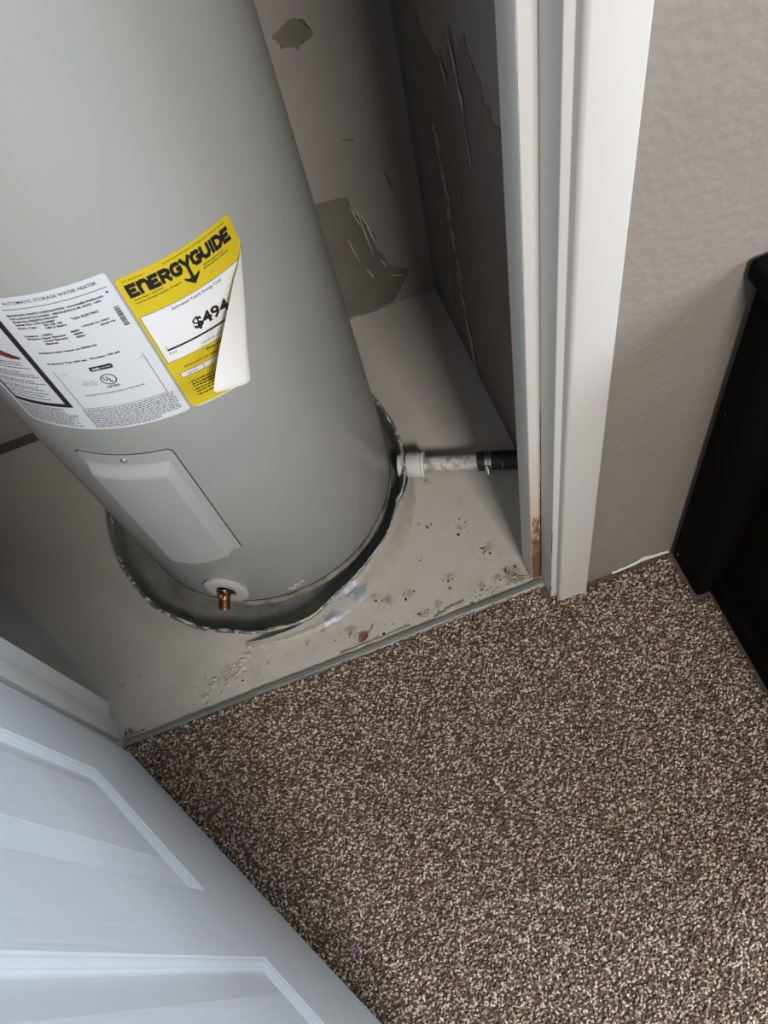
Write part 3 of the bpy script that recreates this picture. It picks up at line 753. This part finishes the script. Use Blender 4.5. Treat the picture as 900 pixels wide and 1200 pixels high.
T('Model No: RE350T6-1NCWW', -.1127, .9318, -.0576); T('Serial No: LF51016987', -.1124, .9265, -.064)
T('Nom. Cap :', -.1128, .9205, -.088); T('50 US gal', -.080, .9218, -.0585); T('189.3 liters', -.080, .9168, -.0555)
T('Type: ELECTRIC', -.0463, .9236, -.0135); T('1', .0058, .9455, .0078)
T('1-PHASE AC ONLY', -.0412, .9082, -.007, .0028); T('50/60 Hz', -.0212, .9026, -.0027, .0028)
T('Voltage  : 240V', -.1134, .9056, -.0775); T('Wattage Upper Element:', -.1123, .9005, -.0643); T('4500W', -.0570, .9035, -.0455)
T('Lower Element:', -.0942, .8953, -.0640); T('4500W', -.0555, .8985, -.0440); T('Maximum', -.0941, .8900, -.0784); T(':', -.0655, .8900, -.0648); T('4500W', -.0550, .8932, -.0435)
T('Wattage rating based on 50/60 Hz', -.1128, .8735, -.0388); T('Pressure: Test 300 psi.  Working 150 psi', -.1125, .8520, -.0205)
T('HOUSEHOLD STORAGE TANK WATER HEATER', -.0967, .7830, -.0170, .0030, .006); T('LISTED', -.0622, .7942, -.0449, .0042, .03)
T('AHRI CERT', -.0880, .8110, -.0715, .0018, .0); T('4500 W 240 V', -.0900, .8075, -.0680, .0018, .0); T('E 41185', -.0860, .8040, -.0700, .0018, .0)
obj('label_text', bm, MAT_INK, rl)['kind'] = 'stuff'
bm = bmesh.new(); n = 40
for R0, R1 in ((.0086, .0100),):
    V = [(-.0535+R*cos(t), .8105+R*1.05*sin(t)) for R in (R0, R1) for t in np.linspace(0, 2*pi, n, endpoint=False)]
    put(bm, np.array(V), [(k, (k+1) % n, n+(k+1) % n, n+k) for k in range(n)], f1)
type_at(bm, f1, 'U', -.0592, .8085, .0052, .0082, .03); type_at(bm, f1, 'L', -.0530, .8050, .0042, .0082, .03)
obj('listing_mark', bm, MAT_INK, rl)
bm = bmesh.new()
for (x0, x1) in ((-.0665, -.0390), (-.0675, -.0380)): bar(bm, f1, x0, .8300 if x0 > -.067 else .8312, x1, .8385 if x0 > -.067 else .8373)
bd = obj('certified_badge', bm, MAT_INK, rl)
bm = bmesh.new(); type_at(bm, f2, 'AHRI', -.0645, .8322, .0095, .0042, .03); type_at(bm, f2, 'CERTIFIED', -.0535, .8330, .0135, .0026, .0); obj('badge_text', bm, MAT_WHITEINK, rl)
bm = bmesh.new(); z = .9230
for k in range(17):
    h = rr.choice([.0008, .0012, .0020]); bar(bm, f1, .0030, z-h, .0092, z); z -= h+rr.choice([.0006, .0009])
obj('barcode', bm, MAT_INK, rl)['kind'] = 'stuff'
bm = bmesh.new()
bar(bm, f1, -.1345, .7585, -.1262, .958); bar(bm, f1, -.2170, .7585, -.1345, .7665); bar(bm, f1, -.2170, .7665, -.2125, .958); bar(bm, f1, -.2125, .950, -.1345, .958)
obj('warning_border', bm, MAT_INK, rl)
bm = bmesh.new()
put(bm, np.array([(-.2000, .8900), (-.1850, .8950), (-.1700, .8830), (-.1430, .8665), (-.1440, .8625), (-.1560, .8625), (-.1720, .8700), (-.1900, .8680)]), [tuple(range(8))], f1)
obj('warning_symbol', bm, MAT_RED, rl)
bm = bmesh.new(); V = np.array([(-.1700, .8860), (-.1550, .8740), (-.1430, .8672), (-.1415, .8640), (-.1460, .8655), (-.1560, .8705)]); put(bm, V, [tuple(range(6))], f2)
obj('warning_symbol', bm, MAT_INK, rl)
bm = bmesh.new()
for z in (.855, .850, .8435, .834, .829, .8245, .8145, .8095, .8, .795, .787, .781, .7735): words(bm, f1, -.209, -.1385-rr.uniform(0, .02), z, .0018, rr)
for z in np.arange(.710, .7545, .00345):
    words(bm, f1, -.1165, .0085-(.03 if z < .7135 else 0), z, .0015, rr)
for z in np.arange(.712, .7545, .0037): words(bm, f1, -.2195, -.1250-rr.uniform(0, .025), z, .0016, rr)
words(bm, f1, -.107, -.098, .831, .0008, rr); words(bm, f1, -.004, .001, .832, .0008, rr)
o = obj('fine_print', bm, MAT_GREYINK, rl); o['kind'] = 'stuff'

# yellow energy label, its right side peeled off and curled over
ES0, ES1, EZ0, EZ1 = .0190, .1740, .7065, .9580      # own frame; sheared down to the right
SH = -.080
def fold_s(z):      # where the sheet lets go of the jacket
    t = (EZ1-.045-z)/(EZ1-.045-EZ0); t = min(1.02, max(0, t)); return ES1-.001-.088*t
def curl_r(z): t = min(1, max(0, (EZ1-.045-z)/(EZ1-.045-EZ0))); return .0008+.0088*t+.0085*t**2.6
def emap(off):
    def fn(s, zl):
        z = zl+SH*(s-.022)
        fs = fold_s(zl); rho = curl_r(zl); ex = s-fs
        if zl > EZ1-.045 or ex <= 0: return tp(s, z, .0005+off)
        # past the fold: three quarters of a turn, then the sheet runs back over itself
        A = pi*.93
        if ex < rho*A:
            a = ex/rho; ds, dn, nx, nn = rho*sin(a), rho*(1-cos(a)), -sin(a), cos(a)
        else:
            r_ = ex-rho*A; ds = rho*sin(A)+r_*cos(A); dn = rho*(1-cos(A))+r_*sin(A); nx, nn = -sin(A), cos(A)
        zdrop = SH*(fs-.022)+.75*ex*min(1, ex/.02)
        return tp(fs+ds+nx*off, zl+zdrop, .0005+dn+nn*off)
    return fn
e0, e1, e2, eb = emap(0), emap(.0003), emap(.0006), emap(-.00025)
bm = sheet(e0, ES0, ES1, EZ0, EZ1, 110, 60, .006)
el = obj('energy_label', bm, MAT_YELLOW, heater, True, sharp=80); el['label'] = 'yellow energy label with its right side curled over'
bm = sheet(eb, ES0+.004, ES1, EZ0-.0022, EZ1, 110, 60, .006)
obj('label_backing', bm, MAT_BACKING, el, True, sharp=80)['label'] = 'pale paper back of the curled flap'
def wht(z0, z1, s0, s1, off):
    bm = bmesh.new(); ns = 60
    V = [[bm.verts.new(off(s, z)) for z in np.linspace(z0, z1, 14)] for s in np.linspace(s0, s1, ns)]
    for a, b in zip(V, V[1:]):
        for j in range(13): bm.faces.new((a[j], b[j], b[j+1], a[j+1]))
    return bm
obj('cost_box', wht(.8043, .8930, .0225, .1660, e1), MAT_WHITEINK, el, True, sharp=80)
obj('rating_scale', wht(.7690, .7790, .0285, .1560, e1), MAT_WHITEINK, el, True, sharp=80)
bm = bmesh.new()
def ln(x0, z0, x1, z1): bar(bm, e2, x0, z0, x1, z1)
for z0, z1, s0, s1 in ((.8043, .8930, .0225, .1660), (.7690, .7790, .0285, .1560)):
    ln(s0, z0, s1, z0+.0005); ln(s0, z1-.0005, s1, z1); ln(s0, z0, s0+.0005, z1)
ln(.0600, .7690, .0606, .7790); ln(.0304, .8240, .150, .8272); ln(.0304, .8240, .0309, .8345); ln(.0905, .8205, .0909, .8240)
obj('label_rules', bm, MAT_INK, el)['kind'] = 'stuff'
def stroke(pts, w, closed=False):
    """mitred thick polyline in 2-D"""
    P = [Vector(p) for p in pts]; n = len(P); Lf, Rt = [], []
    for i in range(n):
        a = P[i-1] if i > 0 else None; b = P[i+1] if i < n-1 else None
        d1 = (P[i]-a).normalized() if a is not None else (b-P[i]).normalized(); d2 = (b-P[i]).normalized() if b is not None else d1
        n1, n2 = Vector((-d1.y, d1.x)), Vector((-d2.y, d2.x)); mt = (n1+n2); mt = mt.normalized() if mt.length > 1e-6 else n1; k = w/2/max(.45, mt.dot(n1))
        Lf.append(P[i]+mt*k); Rt.append(P[i]-mt*k)
    V = [tuple(p) for p in Lf+Rt]; Fs = [(i, i+1, n+i+1, n+i) for i in range(n-1)]; return V, Fs
# heavy hand-set letters of ENERGYGUIDE on a unit cell (x 0..1, y 0..1)
w_ = .305
GL = {'E': [[(.95, .135), (.135, .135), (.135, .865), (.95, .865)], [(.135, .5), (.80, .5)]],
      'n': [[(.135, 0), (.135, 1)], [(.135, .62), (.40, .88), (.70, .86), (.865, .66), (.865, 0)]],
      'R': [[(.135, 0), (.135, .865), (.62, .865), (.83, .74), (.83, .58), (.62, .46), (.20, .46)], [(.50, .46), (.86, 0)]],
      'G': [[(.92, .74), (.72, .865), (.32, .865), (.135, .68), (.135, .32), (.32, .135), (.72, .135), (.865, .30), (.865, .48), (.52, .48)]],
      'U': [[(.135, 1), (.135, .34), (.32, .135), (.68, .135), (.865, .34), (.865, 1)]],
      'I': [[(.5, 0), (.5, 1)]],
      'D': [[(.135, 0), (.135, .865), (.58, .865), (.865, .64), (.865, .36), (.58, .135), (.135, .135)]],
      'Y': [[(.02, 1.0), (.5, .38), (.98, 1.0)], [(.5, .50), (.5, -.62)]]}
seq = [('E', 1), ('n', 1.05), ('E', .95), ('R', 1.05), ('G', 1.05), ('Y', 1.0), ('G', 1.05), ('U', 1.0), ('I', .40), ('D', 1.02), ('E', .95)]
x = .0258; unit = (.1655-.0258)/sum(a for _, a in seq); bm = bmesh.new(); capz0, capz = .9250, .0205
for ch, adv in seq:
    wd = unit*adv*.97
    for pl in GL[ch]:
        V, Fs = stroke([(px*(1 if ch != 'I' else 1), py) for px, py in pl], w_)
        V = np.array([(x+(v[0]*wd if ch != 'I' else wd*.5+(v[0]-.5)*unit), capz0+v[1]*capz) for v in V]); put(bm, V, Fs, e1 if ch != 'Y' else e2, .006)
    if ch == 'Y':
        cx = x+wd*.5; zb = capz0-.62*capz
        put(bm, np.array([(cx-.0100, zb+.0015), (cx+.0100, zb+.0015), (cx, zb-.0098)]), [(0, 1, 2)], e2)
        put(bm, np.array([(cx-.0100, zb+.0015), (cx-.0100, zb+.0055), (cx, zb-.0030), (cx, zb-.0098)]), [(0, 1, 2, 3)], e2)
        put(bm, np.array([(cx+.0100, zb+.0015), (cx+.0100, zb+.0055), (cx, zb-.0030), (cx, zb-.0098)]), [(0, 1, 2, 3)], e2)
    x += unit*adv
obj('label_title', bm, MAT_INK, el)['kind'] = 'stuff'
bm = bmesh.new()
T = lambda body, s0, z0, s1, cap=.0028, bold=.0: type_at(bm, e2, body, s0, z0, s1-s0, cap, bold)
T('U.S. Government', .0265, .9505, .0520, .0026)
T('Federal law prohibits removal of this label before consumer purchase', .0760, .9512, .1640, .0024)
T('Water Heater - ELECTRIC', .0275, .9195, .0640, .0026, .01); T('Tank Size (Storage Capacity): 47 Gallons', .0270, .9142, .0850, .0026, .01)
T('BRADFORD WHITE', .1180, .9185, .1480, .0026, .01); T('Model: RE350T6-1NCWW', .1165, .9140, .1545, .0026, .01)
T('Estimated Yearly Energy Cost', .0608, .8838, .1300, .0046, .006)
T('$494', .0735, .8385, .1250, .0185, .034)
T('$123', .0304, .8172, .0395, .0036); T('Cost Range of Similar Models', .0714, .8105, .1220, .0030)
T('First Hour Rating', .0735, .7962, .1230, .0040, .03); T('(How much hot water you get in the first hour of use)', .0385, .7858, .1530, .0034, .015)
T('very small', .0370, .7722, .0505, .0026, .01); T('low', .0760, .7722, .0830, .0026)
obj('label_text', bm, MAT_INK, el)['kind'] = 'stuff'
bm = bmesh.new(); rr = random.Random(8)
for k, z in enumerate((.7545, .7490, .7440, .7375, .7325, .7255)):
    if k not in (1, 2, 4): bar(bm, e2, .0320, z+.0006, .0332, z+.0018)
    words(bm, e2, .0352, .160, z, .0022, rr)
o = obj('fine_print', bm, MAT_INK, el); o['kind'] = 'stuff'
bpy.data.objects.remove(_to)

# ------------------------------------------------------------------ pan drain pipe
PA, PB = Vector((.105, .968, .034)), Vector((.352, .874, .034)); pd = (PB-PA).normalized()
pipe = thing('drain_pipe', 'dirty white plastic drain pipe clamped to a black hose beside the pan', 'pipe', (PA.x, PA.y, 0))
at_ = lambda t: PA+pd*t
bm = bmesh.new(); lathe(bm, [(.0, -.016), (.020, -.016), (.0245, -.014), (.0245, -.006), (.021, -.005), (.018, 0), (.018, .010)], PA, pd, 36)
obj('inner_nut', bm, MAT_FIT, pipe, True)
bm = bmesh.new(); lathe(bm, [(.010, .004), (.0262, .004), (.0272, .006), (.0268, .034), (.0285, .036), (.0285, .040), (.0270, .042), (.0165, .042)], PA, pd, 40)
obj('adapter_fitting', bm, MAT_FIT, pipe, True)
bm = bmesh.new(); lathe(bm, [(.0165, .036), (.0165, .180)], PA, pd, 32, True, True)
obj('pipe_length', bm, MAT_PIPE, pipe, True)
bm = bmesh.new(); rr = random.Random(3)
pts = [at_(t)+Vector((0, 0, .002*sin(t*40))) for t in np.linspace(.155, .262, 14)]
tube(bm, pts, [.0205, .0210, .0200, .0196, .0196, .0200, .0206, .0208, .0204, .0206, .0209, .0205, .0205, .0205], 28)
obj('rubber_hose', bm, MAT_RUBBER, pipe, True)
bm = bmesh.new(); lathe(bm, [(.0200, .170), (.0216, .170), (.0216, .183), (.0200, .183)], PA, pd, 40)
cl = obj('hose_clamp', bm, MAT_STEEL, pipe, True); cl['label'] = 'steel worm-drive hose clamp'
bm = bmesh.new()
fwd = Vector((-.35, -.93, 0)).normalized(); x_, y_, z_ = pd, Vector((0, 0, 1)).cross(pd).normalized(), Vector((0, 0, 1))
for k in range(9):
    a = radians(20+14*k); rdir = (-y_)*cos(a)+z_*sin(a); c_ = at_(.1765)+rdir*.0217
    tdir = pd.cross(rdir); V = [c_+pd*sx*.0036+tdir*sy*.0008 for sx, sy in ((-1, -1), (1, -1), (1, 1), (-1, 1))]; bm.faces.new([bm.verts.new(v) for v in V])
obj('clamp_slots', bm, MAT_BLACK, cl)
bm = bmesh.new(); cpos = at_(.1765)-y_*.023+z_*.004
lathe(bm, [(.0, -.008), (.0055, -.008), (.0055, .006), (.0042, .0062), (.0042, .010), (.0, .010)], cpos, (-y_*.55-z_*.5+pd*.1), 14)
obj('clamp_screw', bm, MAT_STEEL, cl, True)
bm = bmesh.new(); pts = [at_(.205+.004*sin(a*1.0))+((-y_)*cos(a)+z_*sin(a))*.0212 for a in np.linspace(.2, 1.9, 14)]
tube(bm, pts, .0009, 5); obj('wire_end', bm, MAT_CHIP, pipe)

# ------------------------------------------------------------------ dark dresser at the right
dx = .524
dr = thing('dresser', 'near-black wooden dresser against the taupe wall at the right edge', 'dresser', (dx, .30, .009))
DY0, DY1, ZT = -.06, .578, .800
obj('corner_post', B((dx, .480, .009), (dx+.055, DY1, ZT), .003), MAT_ESP, dr, True)
obj('corner_post', B((dx, DY0, .009), (dx+.055, DY0+.098, ZT), .003), MAT_ESP, dr, True)
obj('end_panel', B((dx+.045, DY0+.09, .060), (dx+.056, .485, ZT)), MAT_ESP, dr)
obj('bottom_rail', B((dx+.028, DY0+.09, .010), (dx+.050, .482, .066), .002), MAT_ESP, dr, True)
obj('top_rail', B((dx+.012, DY0+.09, ZT-.11), (dx+.050, .482, ZT), .002), MAT_ESP, dr, True)
obj('carcass', B((dx+.055, DY0+.01, .03), (1.02, DY1, ZT)), MAT_ESP, dr)
obj('dresser_top', B((dx-.016, DY0-.012, ZT), (1.04, DY1+.006, ZT+.032), .006, 3), MAT_ESP, dr, True)
for (y, z, a, b) in [(.562, .030, .003, .012), (.560, .53, .0012, .0022)]:
    bm = bmesh.new(); bm.faces.new([bm.verts.new((dx-.0006, y+p, z+q)) for p, q in ((0, 0), (a, b*.4), (a*.6, b), (-a*.2, b*.6))])
    obj('paint_chip', bm, MAT_CHIP, dr)

# ------------------------------------------------------------------ dirt on the closet floor
def crumbs():
    bm = bmesh.new(); rr = random.Random(31)
    def chip(x, y, s, flat=.5):
        n = rr.choice((4, 5)); a0 = rr.uniform(0, 6); tp_ = bm.verts.new((x+rr.uniform(-.2, .2)*s, y+rr.uniform(-.2, .2)*s, .0004+s*flat*rr.uniform(.5, 1)))
        rg = [bm.verts.new((x+cos(a0+k*2*pi/n)*s*rr.uniform(.5, 1.1), y+sin(a0+k*2*pi/n)*s*rr.uniform(.5, 1.1), .0003)) for k in range(n)]
        for k in range(n): bm.faces.new((rg[k], rg[(k+1) % n], tp_))
    cl = [(-.174, .701, .018, 14), (-.212, .683, .010, 8), (-.13, .67, .02, 14), (-.05, .72, .012, 10), (.03, .655, .016, 16), (.012, .70, .012, 8), (.10, .70, .014, 12), (.215, .665, .020, 34), (.235, .645, .012, 20), (.19, .73, .012, 16), (-.09, .65, .02, 14), (.105, .83, .012, 9), (.13, .92, .01, 7), (-.34, .66, .03, 14), (-.58, .62, .012, 22), (-.60, .64, .01, 14), (.15, .65, .03, 20), (-.02, .645, .03, 18), (.06, .76, .01, 7), (.16, .80, .02, 8)]
    for x, y, r, n in cl:
        for _ in range(n):
            a, b = x+rr.gauss(0, r*.6), max(.633, y+rr.gauss(0, r*.5))
            if hypot(a-PC.x, b-PC.y) > .345: chip(a, b, min(.0050, rr.lognormvariate(-6.45, .5)), .3)
    for _ in range(150):
        x, y = rr.uniform(-.58, .24), rr.uniform(.64, .95)
        if hypot(x-PC.x, y-PC.y) < .355: continue
        chip(x, y, rr.uniform(.0005, .0016))
    return obj('floor_dirt', bm, MAT_CRUMB)
tag(crumbs(), 'loose crumbs of dirt and paint scattered on the closet floor', 'dirt', kind='stuff')
# dry fibres at the foot of the right jamb and along the strip
bm = bmesh.new(); rr = random.Random(17)
for (cx, cy, n, s) in [(.236, .645, 26, .018), (.215, .652, 12, .014), (-.603, .622, 16, .010), (.17, .642, 10, .014)]:
    for _ in range(n):
        x, y = cx+rr.gauss(0, s*.6), cy+rr.gauss(0, s*.3); a = rr.uniform(0, 6); L = rr.uniform(.006, .018); k = rr.uniform(-2, 2)
        tube(bm, [(x+cos(a+k*t)*L*t, max(.629, y+sin(a+k*t)*L*t*.7), .001+.004*sin(pi*t)*rr.uniform(.3, 1)) for t in np.linspace(0, 1, 5)], .0005, 3)
tag(obj('dry_fibres', bm, MAT_TAN), 'dry tan carpet fibres gathered at the foot of the jambs', 'fibres', kind='stuff')
# peeling floor paint left of the middle
bm = bmesh.new(); rr = random.Random(23)
for _ in range(60):
    t = rr.random(); x = -.445+.14*t+rr.gauss(0, .012); y = .655+.045*t+rr.gauss(0, .012); s = rr.uniform(.003, .010); a0 = rr.uniform(0, 6)
    if y < .634: continue
    vs2 = [bm.verts.new((x+cos(a0+k*1.25)*s*rr.uniform(.6, 1.1), y+sin(a0+k*1.25)*s*rr.uniform(.5, 1), rr.choice((.0005, .001, .0032))*1.0)) for k in range(5)]; bm.faces.new(vs2)
tag(obj('paint_flakes', bm, MAT_FLOOR), 'lifted flakes of floor paint near the left end of the metal strip', 'paint flakes', kind='stuff')
# leaf
lf = thing('dead_leaf', 'small reddish brown dead leaf on the closet floor near the metal strip', 'leaf', (-.101, .648, 0))
bm = bmesh.new(); V = []
for i in range(9):
    t = i/8; w = .0075*sin(pi*min(1, t*.96+.02))**.8; c_ = Vector((-.112+.022*t, .640+.013*t, .003+.003*sin(pi*t))); nn = Vector((-.5, .86, 0))
    V.append([bm.verts.new(c_-nn*w+Vector((0, 0, .003))), bm.verts.new(c_), bm.verts.new(c_+nn*w+Vector((0, 0, .002)))])
for a, b in zip(V, V[1:]):
    for k in range(2): bm.faces.new((a[k], b[k], b[k+1], a[k+1]))
obj('leaf_blade', bm, MAT_LEAF, lf, True)
bm = bmesh.new(); tube(bm, [(-.090, .653, .003), (-.082, .658, .003), (-.075, .668, .0015)], .0007, 5); obj('leaf_stem', bm, MAT_LEAF, lf)

# lint on the carpet
bm = bmesh.new(); tube(bm, [(-.108+.022*t+.003*sin(7*t), .528+.006*t, .0095+.002*sin(3*t)) for t in np.linspace(0, 1, 8)], .0008, 5)
tag(obj('thread', bm, MAT_CHIP, None, loc=(-.10, .53, .008)), 'short white thread lying on the carpet near the metal strip', 'thread')
bm = bmesh.new(); tube(bm, [(-.290+.007*cos(5*t), .125+.006*sin(5*t), .0090+.002*t) for t in np.linspace(0, 1, 9)], .0013, 5)
tag(obj('lint', bm, plain('purple lint', (.30, .10, .30), .8), None, loc=(-.29, .125, .008)), 'tiny purple lint curl on the carpet beside the open door', 'lint')
